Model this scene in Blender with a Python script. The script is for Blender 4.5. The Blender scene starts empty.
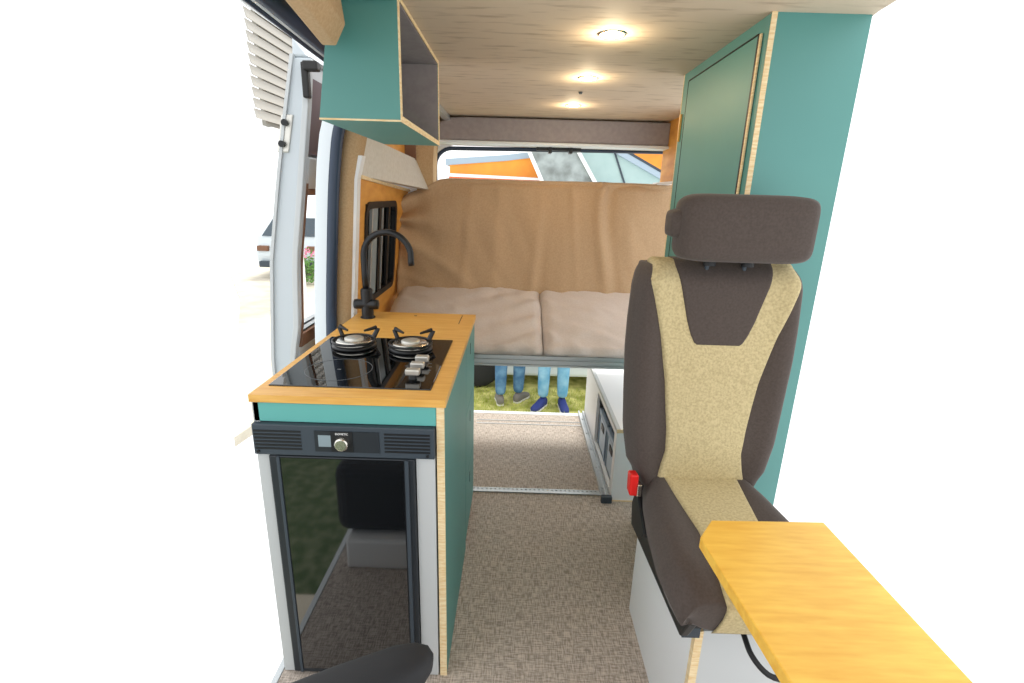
import bpy, math, random
from mathutils import Vector, Matrix, noise
random.seed(4)
PI=math.pi
sc=bpy.context.scene
col=sc.collection

# ------------------------------------------------------------------ materials
def lin(h):
    h=h.lstrip('#'); out=[]
    for i in (0,2,4):
        c=int(h[i:i+2],16)/255
        out.append(c/12.92 if c<=.04045 else ((c+.055)/1.055)**2.4)
    return (*out,1)
M={}
def mat(name,h,rough=.6,metal=0,h2=None,scale=20,stretch=(1,1,1),detail=4,bump=0,bscale=None,spec=.5,contrast=(.35,.65),
        trans=0,ior=1.45,coat=0,emit=None,estr=0,alpha=1,kind='noise',sheen=0):
    m=bpy.data.materials.new(name); m.use_nodes=True; nt=m.node_tree; N=nt.nodes; L=nt.links
    b=N['Principled BSDF']
    b.inputs['Roughness'].default_value=rough; b.inputs['Metallic'].default_value=metal
    b.inputs['Base Color'].default_value=lin(h); b.inputs['IOR'].default_value=ior
    b.inputs['Specular IOR Level'].default_value=spec
    b.inputs['Transmission Weight'].default_value=trans; b.inputs['Coat Weight'].default_value=coat
    b.inputs['Alpha'].default_value=alpha; b.inputs['Sheen Weight'].default_value=sheen
    if emit: b.inputs['Emission Color'].default_value=lin(emit); b.inputs['Emission Strength'].default_value=estr
    if h2 or bump:
        tc=N.new('ShaderNodeTexCoord'); mp=N.new('ShaderNodeMapping'); mp.inputs['Scale'].default_value=stretch
        L.new(tc.outputs['Object'],mp.inputs['Vector'])
        if kind=='noise':
            t=N.new('ShaderNodeTexNoise'); t.inputs['Scale'].default_value=scale; t.inputs['Detail'].default_value=detail
            fac=t.outputs['Fac']; L.new(mp.outputs['Vector'],t.inputs['Vector'])
        elif kind=='wave':
            t=N.new('ShaderNodeTexWave'); t.inputs['Scale'].default_value=scale; t.inputs['Distortion'].default_value=6
            t.inputs['Detail'].default_value=3; t.inputs['Detail Scale'].default_value=1.2
            fac=t.outputs['Fac']; L.new(mp.outputs['Vector'],t.inputs['Vector'])
        elif kind=='weave':
            fs=[]
            for st in ((.12,1,1),(1,.12,1)):
                mp2=N.new('ShaderNodeMapping'); mp2.inputs['Scale'].default_value=st; L.new(mp.outputs['Vector'],mp2.inputs['Vector'])
                t=N.new('ShaderNodeTexNoise'); t.inputs['Scale'].default_value=scale; t.inputs['Detail'].default_value=2
                L.new(mp2.outputs['Vector'],t.inputs['Vector']); fs.append(t.outputs['Fac'])
            mm=N.new('ShaderNodeMath'); mm.operation='ADD'; L.new(fs[0],mm.inputs[0]); L.new(fs[1],mm.inputs[1])
            m2=N.new('ShaderNodeMath'); m2.operation='MULTIPLY'; L.new(mm.outputs[0],m2.inputs[0]); m2.inputs[1].default_value=.5
            fac=m2.outputs[0]
        if h2:
            cr=N.new('ShaderNodeValToRGB'); cr.color_ramp.elements[0].position=contrast[0]; cr.color_ramp.elements[1].position=contrast[1]
            cr.color_ramp.elements[0].color=lin(h); cr.color_ramp.elements[1].color=lin(h2)
            L.new(fac,cr.inputs['Fac']); L.new(cr.outputs['Color'],b.inputs['Base Color'])
        if bump:
            bp=N.new('ShaderNodeBump'); bp.inputs['Strength'].default_value=bump; bp.inputs['Distance'].default_value=.004
            if bscale:
                t2=N.new('ShaderNodeTexNoise'); t2.inputs['Scale'].default_value=bscale; t2.inputs['Detail'].default_value=2
                L.new(mp.outputs['Vector'],t2.inputs['Vector']); fac=t2.outputs['Fac']
            L.new(fac,bp.inputs['Height']); L.new(bp.outputs['Normal'],b.inputs['Normal'])
    M[name]=m; return m
mat('teal','#478883',.48,h2='#4d8e88',scale=3,contrast=(.3,.7),spec=.9)
mat('teal_light','#62aea8',.45)
mat('ply','#efdcb4',.6,h2='#dfc08c',scale=40,stretch=(1,1,6))
mat('bamboo','#e6b562',.42,h2='#d49a45',scale=9,stretch=(1,9,9),contrast=(.3,.7))
mat('bamboo_y','#f2c352',.38,h2='#e3aa3c',scale=9,stretch=(1.2,8,8),contrast=(.3,.7))
mat('orange_wood','#e0a34c',.5,h2='#cc8a38',scale=6,stretch=(1,1.5,5),contrast=(.3,.7))
mat('vinyl','#cbbfb4',.7,h2='#8f8479',scale=260,kind='weave',contrast=(.4,.6),bump=.15)
mat('ceiling_mat','#ae9b84',.75,h2='#d0bfa8',scale=17,stretch=(.45,2.2,1),detail=13,contrast=(.27,.47),bump=.15)
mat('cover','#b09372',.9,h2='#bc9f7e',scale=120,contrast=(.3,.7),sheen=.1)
mat('cover_daylit','#c8bcb4',.9,h2='#d2c7c0',scale=120,contrast=(.3,.7),sheen=.1)  # same cloth as the backrest, paler with daylight put into its colour
mat('felt_grey','#d3cfc6',.9,h2='#cbc6bc',scale=60,bump=.05)
mat('felt_tan','#bfa27d',.95,h2='#b4966f',scale=160)
mat('valance','#8f8789',.85,h2='#979090',scale=40)
mat('black','#15171a',.45); mat('black_soft','#1c1d20',.7)
mat('black_matte','#121417',.38)
mat('seal','#1f3045',.4,spec=.6)
mat('white_paint','#dfe6ea',.35)
mat('door_paint','#bfc7cc',.3)
mat('white_board','#e8e9ea',.5); mat('grey_board','#bfc3c4',.55)
mat('alu','#c3c8ca',.35,.6); mat('steel','#d9d5cc',.22,1); mat('steel_rough','#cfcdc6',.45,.9)
mat('fridge_grey','#39434c',.5); mat('fridge_dark','#22282e',.45)
mat('fridge_glass','#0c0f12',.04,ior=2.15,spec=.5)
mat('hob_glass','#07090b',.03,ior=1.6)
mat('tint_glass','#10151b',.05,ior=1.7)
mat('display','#8a9aa2',.2); mat('white_ink','#f2f2f2',.5); mat('grey_ink','#6b7075',.5)
mat('seat_beige','#b0a079',.95,h2='#c6b78c',scale=170,contrast=(.35,.62),bump=.5,bscale=220)
mat('seat_dark','#433a35',.85,h2='#4e443f',scale=200,contrast=(.3,.7),sheen=.1)
mat('red','#d81e1a',.35)
mat('warm_glow','#ffd9a0',.5,emit='#ffc978',estr=14)
mat('purple_trim','#6f6368',.8); mat('brown_trim','#7a5945',.8)
mat('crate','#b9c6d2',.5); mat('crate_rim','#8fa0b2',.5)
mat('grass_ground','#dfd98a',.95,h2='#8f9244',scale=7,detail=8,contrast=(.35,.65))
mat('grass_dark','#3f5230',.95,h2='#6b7258',scale=14,detail=8,contrast=(.4,.7))
mat('grass_blade','#c3c85a',.8,h2='#93a23c',scale=3)
mat('paving','#cfc8b8',.9,h2='#bfb7a6',scale=3)
mat('orange_wall','#f2a03c',.7,h2='#e8903a',scale=2); mat('red_wall','#e06a3a',.7)
mat('roof_grey','#9fb0bd',.6); mat('white_trim','#f2f2f0',.6)
mat('tarp','#a4adab',.7,h2='#767c79',scale=3,detail=6,bump=.3)
mat('pale_green','#a9c0bd',.6,h2='#9db6b4',scale=2)
mat('siding','#aaa79f',.7); mat('siding_gap','#8d8a82',.9)
mat('jean_dark','#41698f',.9,h2='#6f98b8',scale=9,contrast=(.4,.7)); mat('jean_light','#5f9cc4',.9,h2='#94c1dc',scale=8,contrast=(.4,.7))
mat('shoe_blue','#2b3878',.7); mat('shoe_grey','#77736e',.7); mat('sole','#e4e2de',.6)
mat('skin','#c99a7c',.6); mat('shirt_grey','#5d6468',.9); mat('shirt_navy','#2b3550',.9); mat('hair','#3b2a1e',.8)
mat('rubber','#2a2a2c',.8); mat('rim','#8b8f92',.4,.6); mat('car_paint','#c9d2d6',.25,coat=.5); mat('car_glass','#39464f',.1)
mat('leaf','#5f8a45',.8); mat('pink','#e58aa8',.7); mat('hinge_black','#1d1c1b',.5)
mat('sensor','#3a3f45',.5)
# see-through pane of the open sliding door
g=mat('clear_glass','#ffffff',.0,trans=1,ior=1.02,spec=.3)

# ------------------------------------------------------------------ mesh building
class MB:
    def __init__(s): s.v=[]; s.f=[]
    def add(s,vs,fs):
        o=len(s.v); s.v+= [tuple(v) for v in vs]; s.f+=[tuple(i+o for i in f) for f in fs]; return s
    def box(s,x0,x1,y0,y1,z0,z1):
        return s.add([(x0,y0,z0),(x1,y0,z0),(x1,y1,z0),(x0,y1,z0),(x0,y0,z1),(x1,y0,z1),(x1,y1,z1),(x0,y1,z1)],
          [(0,3,2,1),(4,5,6,7),(0,1,5,4),(1,2,6,5),(2,3,7,6),(3,0,4,7)])
    def hexa(s,p): # 8 points, bottom ring then top ring
        return s.add(p,[(0,3,2,1),(4,5,6,7),(0,1,5,4),(1,2,6,5),(2,3,7,6),(3,0,4,7)])
    def prism(s,poly,axis,a,b):
        n=len(poly)
        def P(p,t):
            if axis=='y': return (p[0],t,p[1])
            if axis=='x': return (t,p[0],p[1])
            return (p[0],p[1],t)
        vs=[P(p,a) for p in poly]+[P(p,b) for p in poly]
        fs=[tuple(range(n)),tuple(range(2*n-1,n-1,-1))]+[(i,i+n,(i+1)%n+n,(i+1)%n) for i in range(n)]
        return s.add(vs,fs)
    def loft(s,rings,cap=True,closed=True):
        n=len(rings[0]); vs=[p for r in rings for p in r]; fs=[]
        for k in range(len(rings)-1):
            for i in range(n if closed else n-1):
                j=(i+1)%n; fs.append((k*n+i,k*n+j,(k+1)*n+j,(k+1)*n+i))
        if cap and closed: fs+= [tuple(range(n-1,-1,-1)),tuple((len(rings)-1)*n+i for i in range(n))]
        return s.add(vs,fs)
    def tube(s,path,r,n=12,cap=True):
        P=[Vector(p) for p in path]; rs=r if isinstance(r,(list,tuple)) else [r]*len(P)
        rings=[]; up=None
        for i,p in enumerate(P):
            t=((P[min(i+1,len(P)-1)]-P[max(i-1,0)])).normalized()
            if up is None:
                up=Vector((0,0,1)) if abs(t.z)<.9 else Vector((1,0,0))
            a=t.cross(up).normalized(); b=a.cross(t).normalized(); up=b
            rings.append([tuple(p+(a*math.cos(2*PI*k/n)+b*math.sin(2*PI*k/n))*rs[i]) for k in range(n)])
        return s.loft(rings,cap)
    def lathe(s,prof,c=(0,0,0),n=24,axis='z',cap=True):
        rings=[]
        for r,h in prof:
            ring=[]
            for k in range(n):
                a=2*PI*k/n; x,y=r*math.cos(a),r*math.sin(a)
                if axis=='z': ring.append((c[0]+x,c[1]+y,c[2]+h))
                elif axis=='y': ring.append((c[0]+x,c[1]+h,c[2]+y))
                else: ring.append((c[0]+h,c[1]+x,c[2]+y))
            rings.append(ring)
        return s.loft(rings,cap)
    def build(s,name,m,parent=None,bevel=0,smooth=False,sub=0,seg=2):
        me=bpy.data.meshes.new(name); me.from_pydata(s.v,[],s.f); me.validate(); 
        import bmesh
        bm=bmesh.new(); bm.from_mesh(me); bmesh.ops.recalc_face_normals(bm,faces=bm.faces); bm.to_mesh(me); bm.free()
        if smooth:
            for p in me.polygons: p.use_smooth=True
        o=bpy.data.objects.new(name,me); col.objects.link(o)
        me.materials.append(M[m] if isinstance(m,str) else m)
        if bevel:
            b=o.modifiers.new('bevel','BEVEL'); b.width=bevel; b.segments=seg; b.limit_method='ANGLE'; b.angle_limit=.6
        if sub:
            q=o.modifiers.new('sub','SUBSURF'); q.levels=sub; q.render_levels=sub
        if parent: 
            o.parent=parent; o.matrix_parent_inverse=Matrix.Translation(-Vector(parent.location))
        return o
def B(*a): return MB().box(*a)
def tag(o,label,cat,group=None,kind=None):
    o['label']=label; o['category']=cat
    if group: o['group']=group
    if kind: o['kind']=kind
    return o
def thing(name,loc,label,cat,group=None):
    o=bpy.data.objects.new(name,None); col.objects.link(o); o.location=loc; o.empty_display_size=.05
    return tag(o,label,cat,group)
def struct(o): o['kind']='structure'; return o
def grid(nu,nv,fn):
    vs=[fn(i/nu,j/nv) for j in range(nv+1) for i in range(nu+1)]
    fs=[(j*(nu+1)+i,j*(nu+1)+i+1,(j+1)*(nu+1)+i+1,(j+1)*(nu+1)+i) for j in range(nv) for i in range(nu)]
    return vs,fs
def slab(nu,nv,front,back):   # closed solid between two grids
    vs,fs=grid(nu,nv,front); vb,_=grid(nu,nv,back); n=len(vs); W=nu+1
    out=fs+[tuple(i+n for i in reversed(f)) for f in fs]
    border=[i for i in range(W)]+[j*W+nu for j in range(1,nv+1)]+[nv*W+i for i in range(nu-1,-1,-1)]+[j*W for j in range(nv-1,0,-1)]
    for a,b in zip(border,border[1:]+border[:1]): out.append((a,b,b+n,a+n))
    mb=MB(); mb.add(vs+vb,out); return mb
def interp(x,pts):
    if x<=pts[0][0]: return pts[0][1]
    for (a,va),(b,vb) in zip(pts,pts[1:]):
        if x<=b: return va+(vb-va)*(x-a)/(b-a)
    return pts[-1][1]
def smooth_path(pts,n=6):
    P=[Vector(p) for p in pts]; out=[]
    for i in range(len(P)-1):
        p0=P[max(i-1,0)];p1=P[i];p2=P[i+1];p3=P[min(i+2,len(P)-1)]
        for k in range(n):
            t=k/n; out.append(.5*((2*p1)+(p2-p0)*t+(2*p0-5*p1+4*p2-p3)*t*t+(3*p1-p0-3*p2+p3)*t**3))
    out.append(P[-1]); return out

# ------------------------------------------------------------------ camera
cam_d=bpy.data.cameras.new('camera'); cam=bpy.data.objects.new('camera',cam_d); col.objects.link(cam); sc.camera=cam
cam_d.sensor_width=36; cam_d.lens=500/1024*36; cam_d.clip_start=.02; cam_d.clip_end=200
pitch,yaw,roll=math.radians(16.3426),math.radians(.1816),math.radians(1.7)
Fv=Matrix.Rotation(yaw,3,'Z')@Vector((0,math.cos(pitch),-math.sin(pitch)))
Rv=Matrix.Rotation(yaw,3,'Z')@Vector((1,0,0)); Uv=Rv.cross(Fv)
Rc=Rv*math.cos(roll)+Uv*(-1)*math.sin(roll)*-1*-1 if False else Rv*math.cos(roll)+Uv*math.sin(roll)
Uc=-Rv*math.sin(roll)+Uv*math.cos(roll)
mw=Matrix((Rc,Uc,-Fv)).transposed().to_4x4(); mw.translation=Vector((0,0,1.4)); cam.matrix_world=mw

# ------------------------------------------------------------------ van shell
CZ=1.82
def bodyx(z):   # inner edge of the door aperture: the van's curved side
    return interp(z,[(-.3,-.79),(0,-.785),(.5,-.77),(.84,-.754),(.97,-.745),(1.17,-.727),(1.36,-.709),(1.47,-.696),(1.58,-.68),(1.66,-.655),(1.75,-.60)])
struct(MB().prism([(-.665,-.9),(.95,-.9),(.95,3.06),(-.665,3.06)],'z',-.06,0).build('floor','vinyl'))
struct(MB().prism([(-.60,-.25),(.62,-.25),(.80,1.3),(.96,2.0),(.96,3.2),(-.60,3.2)],'z',CZ,CZ+.03).build('ceiling','ceiling_mat'))
# threshold at the rear, floor rails
struct(B(-.75,.95,3.06,3.10,-.07,.003).build('trim_1','white_paint',bevel=.004))
mb=B(-.18,.47,2.140,2.147,0,.007); mb.box(-.18,.47,2.168,2.175,0,.007); mb.box(-.18,.47,2.140,2.175,0,.003)
for i in range(30): mb.box(-.17+i*.0215,-.158+i*.0215,2.146,2.169,0,.006)
struct(mb.build('trim_2','alu'))
struct(MB().box(-.22,.45,2.905,2.911,0,.003).box(-.22,.45,2.955,2.960,0,.003).build('trim_3','alu'))
mb=B(.448,.456,2.10,3.10,0,.022); mb.box(.456,.486,2.10,3.10,0,.006); mb.box(.476,.486,2.10,3.10,.006,.022)
for i in range(5): mb.lathe([(.006,0),(.006,.004)],(.466,2.2+i*.2,.006),8)
struct(mb.build('trim_4','alu'))
struct(B(.44,.492,2.075,2.10,0,.035).build('trim_5','fridge_grey',bevel=.004))
# sill of the sliding door
struct(B(-.685,-.665,-.9,2.0,-.06,.003).build('trim_6','alu',bevel=.002))
# left rear wall: lower wood lining, window, felt band, pillar
def wx(y,z): return -.637+.085*(z-1.45)-.018*(y-2.1)
def wallpatch(y0,y1,z0f,z1f,off,th,ny=6,nz=6):
    def fr(u,v):
        y=y0+(y1-y0)*u; z=z0f(y)+(z1f(y)-z0f(y))*v; return (wx(y,z)+off,y,z)
    def bk(u,v):
        p=fr(u,v); return (p[0]-th,p[1],p[2])
    return slab(ny,nz,fr,bk)
zt=lambda y:1.449-.04*(y-2.1)/.9
W0,W1,WZ0,WZ1=2.20,2.80,.90,1.345
mb=MB()
for a in (wallpatch(2.1,W0,lambda y:.0,zt,0,.03),wallpatch(W0,W1,lambda y:.0,lambda y:WZ0,0,.03),wallpatch(W0,W1,lambda y:WZ1,zt,0,.03),
          wallpatch(W1,3.13,lambda y:.0,zt,0,.03)): mb.add(a.v,a.f)
struct(mb.build('wall_left','orange_wood'))
struct(wallpatch(2.1,3.13,lambda y:zt(y)-.004,lambda y:zt(y)+.010,.012,.03).build('trim_7','ply'))
# felt band above the wood leaning inwards
def band(u,v):
    y=2.085+1.05*u; e=(y-2.1)/.9; z=zt(y)+.008+(1.60-.03*(y-2.1)-zt(y))*v; return (wx(y,zt(y))-.002+.03*v+e*(.14-.10*v),y,z)
struct(slab(6,6,band,lambda u,v:(band(u,v)[0]-.05,band(u,v)[1],band(u,v)[2])).build('wall_left_upper','felt_grey'))
# niche behind the band
struct(B(-.66,-.645,2.5,3.00,1.50,CZ).build('wall_left_niche','orange_wood'))
struct(B(-.645,-.585,2.995,3.015,1.45,CZ).build('trim_8','brown_trim'))
# rear corner column
struct(MB().prism([(-.585,1.30),(-.50,1.30),(-.49,1.56),(-.48,1.70),(-.46,CZ),(-.585,CZ)],'y',3.016,3.16).build('trim_9','felt_tan'))
# window_1
fr=MB()
def wpt(y,z,o): return (wx(y,z)+o,y,z)
def ringpts(y0,y1,z0,z1,r,o,n=5):
    out=[]
    for (cy,cz,a0) in ((y1-r,z1-r,0),(y0+r,z1-r,PI/2),(y0+r,z0+r,PI),(y1-r,z0+r,1.5*PI)):
        for k in range(n+1):
            a=a0+PI/2*k/n; out.append(wpt(cy+r*math.cos(a),cz+r*math.sin(a),o))
    return out
outer=ringpts(W0-.008,W1+.008,WZ0-.008,WZ1+.008,.06,.008); outer2=ringpts(W0-.008,W1+.008,WZ0-.008,WZ1+.008,.06,-.02)
inner=ringpts(W0+.022,W1-.022,WZ0+.022,WZ1-.022,.045,.008); inner2=ringpts(W0+.022,W1-.022,WZ0+.022,WZ1-.022,.045,-.02)
fr.loft([outer2,outer,inner,inner2,outer2],cap=False)
wf=struct(fr.build('window_1','black'))
wallpatch(W0+.015,W1-.015,lambda y:WZ0+.015,lambda y:WZ1-.015,-.012,.006).build('pane','tint_glass',wf)
for (a,b_,m_) in ((2.30,2.318,'alu'),(2.44,2.475,'black'),(2.50,2.515,'alu'),(2.62,2.66,'black')):  # added strips imitating the open sliding door seen through the tinted pane
    wallpatch(a,b_,lambda y:WZ0+.02,lambda y:WZ1-.02,.004,.012).build('door_view_stripe',m_,wf)
wallpatch(2.33,2.42,lambda y:WZ0+.02,lambda y:WZ1-.02,.0,.006).build('door_view_panel','display',wf)  # added pale strip for the lighter part of that view
# pillar between door opening and wall (tan felt), light edge strip, seal, white flange
def strip(x0,x1,y,th,zs,name,m,bev=0):
    rings=[]
    for z in zs:
        X=bodyx(z); rings.append([(X+x0,y,z),(X+x1,y+ (0 if name!='trim_10' else .06),z),(X+x1,y+th,z),(X+x0,y+th,z)])
    return struct(MB().loft(rings).build(name,m,bevel=bev,smooth=False))
zs=[-.1+.08*i for i in range(22)]
rings=[]
for z in [.0+.09*i for i in range(21)]:
    X=bodyx(z)
    xr=wx(2.1,min(z,1.45))+.012+max(0,z-1.45)*.25
    rings.append([(X+.012,2.01,z),(max(xr-.02,X+.03),2.055,z),(max(xr-.01,X+.04),2.10,z),(X,2.12,z)])
struct(MB().loft(rings).build('trim_10','felt_tan',smooth=True))
rings=[]
for z in [.0+.09*i for i in range(18)]:
    xr=wx(2.1,min(z,1.45))+.016+max(0,z-1.45)*.3
    rings.append([(xr-.040,2.055,z),(xr-.012,2.060,z),(xr-.012,2.105,z),(xr-.040,2.105,z)])
struct(MB().loft(rings).build('trim_11','white_board'))
sealpath=smooth_path([(bodyx(z),1.99,z) for z in (0,.3,.6,.84,1.0,1.17,1.36,1.50,1.60,1.68)]+[(-.60,1.95,1.735),(-.55,1.85,1.758),(-.527,1.65,1.762),(-.522,1.4,1.765),(-.520,1.1,1.772),(-.52,.3,1.79)],5)
struct(MB().tube([p+Vector((.0,0,0)) for p in sealpath],.0215,12).build('trim_12','seal',smooth=True))
p2=[p+Vector((-.020,.02,.0)) if p.z<1.70 else p+Vector((-.020,.01,-.022)) for p in sealpath]
struct(MB().tube(p2,.006,8).build('trim_13','seal',smooth=True))
rings=[]
for z in [-.2+.1*i for i in range(19)]+[1.66]:
    X=bodyx(z)-.014; rings.append([(X-.07,2.02,z),(X-.008,2.015,z),(X-.008,2.06,z),(X-.07,2.06,z)])
struct(MB().loft(rings).build('trim_14','white_paint',bevel=.006))
# roof rail above the opening
struct(MB().tube([p+Vector((-.012,0,-.016)) for p in sealpath if p.z>1.70],.006,8).build('trim_15','white_paint',smooth=True))
struct(B(-.63,-.53,-.2,2.0,1.79,CZ+.06).build('trim_24','white_paint',bevel=.01))
# padded carpeted roof beam that ends at the wall cupboard
def bm(y,s=1): return [(-.49,y,1.80),(-.49,y,1.735),(-.43+0,y,1.692),(-.398,y,1.692),(-.372,y,1.735),(-.385,y,1.80)]
bq=lambda y,dx,dz:[(-.47+dx,y,1.80),(-.465+dx,y,1.745+dz),(-.427+dx,y,1.695+dz),(-.398+dx,y,1.695+dz),(-.376+dx,y,1.735+dz*.5),(-.385+dx,y,1.80)]
struct(MB().loft([bq(-.2,.09,.05),bq(.6,.05,.045),bq(1.0,.012,.018),bq(1.2,0,0)]).build('trim_16','felt_tan',bevel=.01))
struct(B(-.60,-.28,-.2,1.25,1.80,CZ+.002).build('trim_17','felt_tan'))
# rear header: padded valance with rounded end and white lower edge
prof=[(-.50,1.688),(-.485,1.745),(-.45,1.785),(-.40,1.806),(-.33,1.812),(.845,1.812),(.845,1.688)]
struct(MB().prism(prof,'y',3.03,3.13).build('wall_rear','valance',bevel=.01))
struct(B(-.50,.85,3.02,3.14,1.672,1.688).build('trim_18','white_paint',bevel=.005))
struct(B(-.80,.96,3.13,3.18,1.672,CZ+.03).build('wall_rear_frame','white_board'))
struct(B(-.43,-.395,2.4,3.05,1.79,CZ-.001).build('trim_19','alu',bevel=.004))
# rubber seal of the rear opening with rounded corners
path=[(-.50,3.17,1.30),(-.50,3.17,1.50)]+[(-.50+.10*(1-math.cos(a)),3.17,1.555+.10*math.sin(a)) for a in [PI/2*k/8 for k in range(9)]]+[(0.2,3.17,1.662),(.86,3.17,1.668)]
struct(MB().tube(path,.012,10).build('trim_20','seal',smooth=True))
struct(MB().prism([(-.80,.3),(-.52,.3),(-.52,1.54),(-.50,1.60),(-.46,1.645),(-.40,1.672),(-.80,1.672)],'y',3.165,3.20).build('trim_21','white_board'))
struct(MB().box(.10,.36,3.12,3.17,1.655,1.678).box(.17,.19,3.10,3.17,1.640,1.672).box(.29,.31,3.10,3.17,1.640,1.672).build('trim_22','black',bevel=.003))
# right rear wood lining
struct(B(.84,.86,2.62,3.13,1.49,CZ).build('wall_right','orange_wood'))
struct(B(.80,.86,2.64,3.13,1.478,1.492).build('trim_23','white_board'))

# ------------------------------------------------------------------ sliding door, pushed back outside
def dox(z): return interp(z,[(-.45,-1.05),(.7,-1.03),(1.12,-.99),(1.43,-.932),(1.7,-.875),(1.9,-.83)])-.0
def dix(z): return interp(z,[(-.45,-.955),(.7,-.935),(.84,-.905),(1.12,-.885),(1.36,-.845),(1.7,-.79),(1.9,-.765)])
def dpatch(y0,y1,z0,z1,o0=0,o1=0):
    n=max(2,int((z1-z0)/.08)); rings=[]
    for i in range(n+1):
        z=z0+(z1-z0)*i/n; rings.append([(dox(z)+o0,y0,z),(dix(z)+o1,y0,z),(dix(z)+o1,y1,z),(dox(z)+o0,y1,z)])
    return MB().loft(rings)
mb=MB()
for a in (dpatch(2.03,2.065,-.45,1.86),dpatch(3.08,3.2,-.45,1.86),dpatch(2.065,3.08,-.45,.80),dpatch(2.065,3.08,1.38,1.52),dpatch(2.065,3.08,1.52,1.86,0,-.03)):
    mb.add(a.v,a.f)
# slanted head of the leading edge
mb.hexa([(dox(1.86),2.03,1.86),(dix(1.86),2.03,1.86),(dix(1.86),3.2,1.86),(dox(1.86),3.2,1.86),
         (-.835,2.03,1.93),(-.79,2.03,1.875),(-.80,3.2,1.90),(-.835,3.2,1.94)])
d1=struct(mb.build('door_1','door_paint',bevel=.008))
dpatch(2.06,2.075,.76,1.42,.085,.002).build('door_trim','brown_trim',d1)
dpatch(2.065,3.08,.74,.80,.085,.008).build('door_trim','brown_trim',d1)
dpatch(2.065,3.08,1.375,1.40,.06,.006).build('door_trim','brown_trim',d1)
dpatch(2.065,3.08,.80,1.38,.04,-.05).build('pane','clear_glass',d1)
dpatch(2.065,3.08,1.53,1.80,.06,-.012).build('door_recess','purple_trim',d1)
# outer edge fold of the door
rings=[]
for i in range(28):
    z=-.4+i*.084; X=dox(z); rings.append([(X-.004,2.018,z),(X+.008,2.018,z),(X+.008,2.035,z),(X-.004,2.035,z)])
MB().loft(rings).build('door_fold','grey_board',d1)
rings=[]
for i in range(29):
    z=-.4+i*.0775; X=dix(z); rings.append([(X-.022,2.018,z),(X+.002,2.018,z),(X+.002,2.034,z),(X-.022,2.034,z)])
MB().loft(rings).build('door_fold','grey_board',d1,bevel=.004)
# hinge bracket, striker plate
MB().box(-.80,-.775,2.0,2.03,1.72,1.84).box(-.79,-.735,1.99,2.03,1.81,1.842).build('door_bracket','hinge_black',d1,bevel=.006)
s1=MB().hexa([(-.925,2.022,1.53),(-.880,2.022,1.53),(-.880,2.032,1.53),(-.925,2.032,1.53),(-.895,2.022,1.665),(-.85,2.022,1.665),(-.85,2.032,1.665),(-.895,2.032,1.665)]).build('striker_plate','steel_rough',d1,bevel=.004)
for z,x in ((1.56,-.898),(1.635,-.880)): MB().lathe([(.012,0),(.012,.012),(.006,.016)],(x,2.006,z),12,'y').build('bolt','black',s1)
MB().tube([(-.835,2.16,1.02),(-.815,2.17,1.0),(-.815,2.18,.93),(-.85,2.18,.90)],.009,8).build('door_handle','black',d1,smooth=True)
MB().box(-.86,-.83,2.14,2.24,.70,.80).build('door_stop','black_soft',d1,bevel=.01)

# ------------------------------------------------------------------ kitchen unit
KX0,KX1,KY0,KY1=-.660,-.171,1.166,2.095
kit=thing('kitchen_cabinet',(-.42,1.6,0),'teal kitchen cabinet with pale plywood edges under the bamboo worktop','cabinet')
B(KX1-.019,KX1,KY0+.004,1.732,0.0,.879).build('side_panel','teal',kit)
B(KX1-.0195,KX1+.0005,KY0-.001,KY0+.004,0,.879).build('edge_band','ply',kit)
B(KX1-.018,KX1-.006,1.735,KY1,0,.879).build('drawer_surround','black',kit)
B(KX0,KX1-.018,KY1-.016,KY1,0,.879).build('back_panel','teal',kit)
B(KX0,KX0+.016,KY0,KY1-.016,0,.879).build('side_panel','grey_board',kit)
B(KX0+.016,KX1-.02,1.72,1.736,0,.86).build('divider','white_board',kit)
B(KX0+.003,KX1-.021,KY0,KY0+.016,.826,.877).build('fascia','teal_light',kit)
for z0,z1 in ((.035,.300),(.305,.585),(.590,.876)):
    d=MB().box(KX1-.016,KX1,1.739,KY1-.002,z0,z1).build('drawer','teal',kit,bevel=.0015)
    B(KX1-.004,KX1+.0012,1.895,1.905,z1-.09,z1-.045).build('finger_pull','black',d)
# worktop
wt=MB()
hx0,hx1,hy0,hy1=-.642,-.213,1.222,1.690
WX1=KX1+.005
wt.box(KX0-.003,WX1,KY0-.006,hy0,.880,.9); wt.box(KX0-.003,WX1,hy1,KY1+.004,.880,.9)
wt.box(KX0-.003,hx0,hy0,hy1,.880,.9); wt.box(hx1,WX1,hy0,hy1,.880,.9)
w=wt.build('worktop','bamboo'); tag(w,'bamboo worktop with a sink lid cut in, carrying the black glass hob','worktop')
B(-.222,-.2195,1.93,2.07,.8995,.9008).build('sink_lid_gap','black',w)
MB().lathe([(.007,0),(.007,.0006)],(-.415,2.045,.9),12).build('finger_hole','brown_trim',w)
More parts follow.
